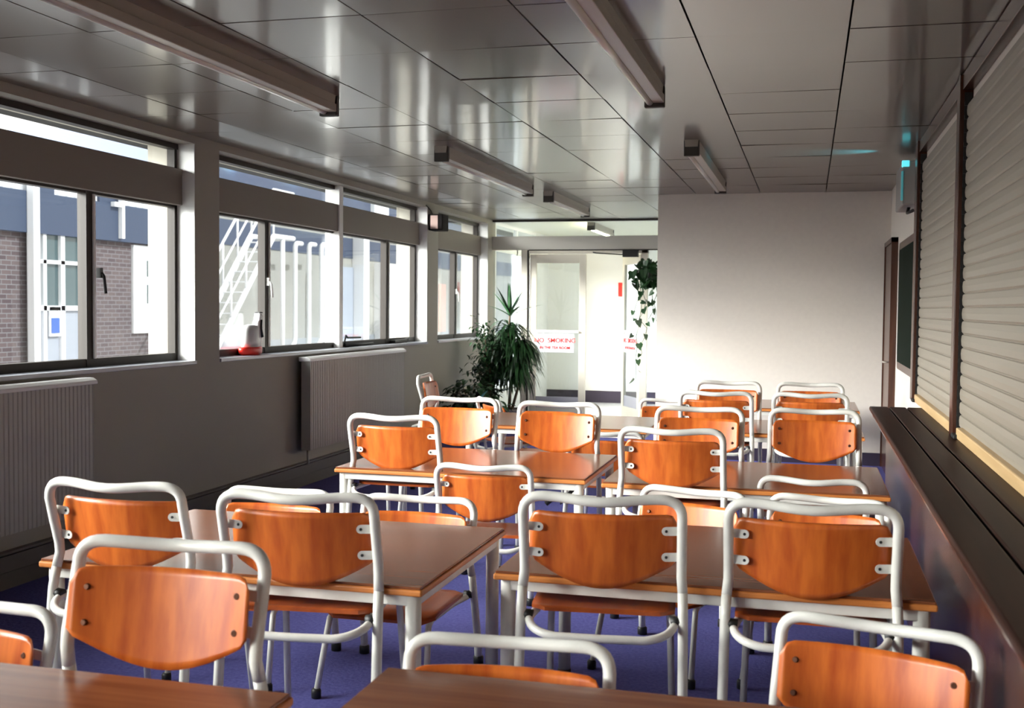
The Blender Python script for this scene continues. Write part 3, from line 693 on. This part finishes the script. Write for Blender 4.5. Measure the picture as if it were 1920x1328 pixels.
ext(pb, 'reddish_panels', mat('faded_red_panel', (.6, .3, .25), .6), (.3, .33, 35.5, 36.2, .6, 2.2), (.3, .33, 38, 38.8, .9, 2.4), oy=27)
gl_m = mat('green_white_bulkhead', (.8, 1, .9), .4, emit=(.75, 1, .85), emit_s=12)
for yy, zz in ((21.6, 4.42), (24.6, 4.46), (28.5, 4.5), (31.6, 4.5)):
    q = MB(); q.box(.302, .38, yy-27-.22, yy-27+.22, zz-.05, zz+.05); q.build('bulkhead_light', gl_m, pb, bevel=.02)
fe = tag(empty('fire_escape_stair', (X0+.9, 19.75, 0)), 'white metal fire escape stair outside the middle window', 'stairs')
def stl(pts, r=.035): return [(x, y-21.5, z) for x, y, z in pts], r
sl = 1.0
for xx in (0, .5):
    q = MB(); q.tube([(xx, -1.9, -.1), (xx, 1.1, 2.85), (xx, 2.0, 2.85)], .055, 8); q.build('stringer', wht_m, fe)
    q = MB(); q.tube([(xx, -1.9, .85), (xx, 1.1, 3.8), (xx, 2.0, 3.8)], .028, 8); q.tube([(xx, -1.9, .4), (xx, 1.1, 3.35), (xx, 2.0, 3.35)], .022, 8)
    for k in range(6): yy = -1.8+k*.58; zz = min(2.85, -.1+(yy+1.9)*.983); q.tube([(xx, yy, zz), (xx, yy, zz+.95)], .022, 8)
    q.build('handrail', wht_m, fe)
for k in range(14):
    yy = -1.75+k*.21; q = MB(); q.box(0, .5, yy-.07, yy+.07, .03+k*.206, .05+k*.206); q.build('tread', wht_m, fe)
q = MB(); q.box(0, .5, 1.1, 2.0, 2.8, 2.85); q.build('landing', wht_m, fe)
for xx in (0, .5):
    q = MB(); q.tube([(xx, 1.5, -.12), (xx, 1.5, 2.8)], .05, 8); q.build('post', wht_m, fe)
pp_ = [(24.0, 2.78, .62), (24.75, 2.80, .50), (25.45, 2.83, .62), (26.05, 2.7, .55)]
for k, (yy, zt, zb) in enumerate(pp_):
    q = MB(); q.tube([(X0+.35, yy+.35, zt+.12)]+[tuple(v) for v in bez((X0+.35, yy+.12, zt+.12), (X0+.35, yy, zt+.12), (X0+.35, yy, zt-.05), 5)]+[tuple(v) for v in bez((X0+.35, yy, zb+.1), (X0+.35, yy, zb-.15), (X0+.35, yy-.28, zb-.16), 5)]+[tuple(v) for v in bez((X0+.35, yy-.30, zb-.16), (X0+.35, yy-.5, zb-.16), (X0+.35, yy-.5, zb-.35), 5)]+[(X0+.35, yy-.5, -.1)], .055, 10)
    tag(q.build('white_pipe', wht_m), ['leftmost white pipe outside the middle window', 'second white pipe from the left on the yard wall', 'third white pipe from the left on the yard wall', 'rightmost white pipe on the yard wall'][k], 'pipe', 'white pipes on yard wall')
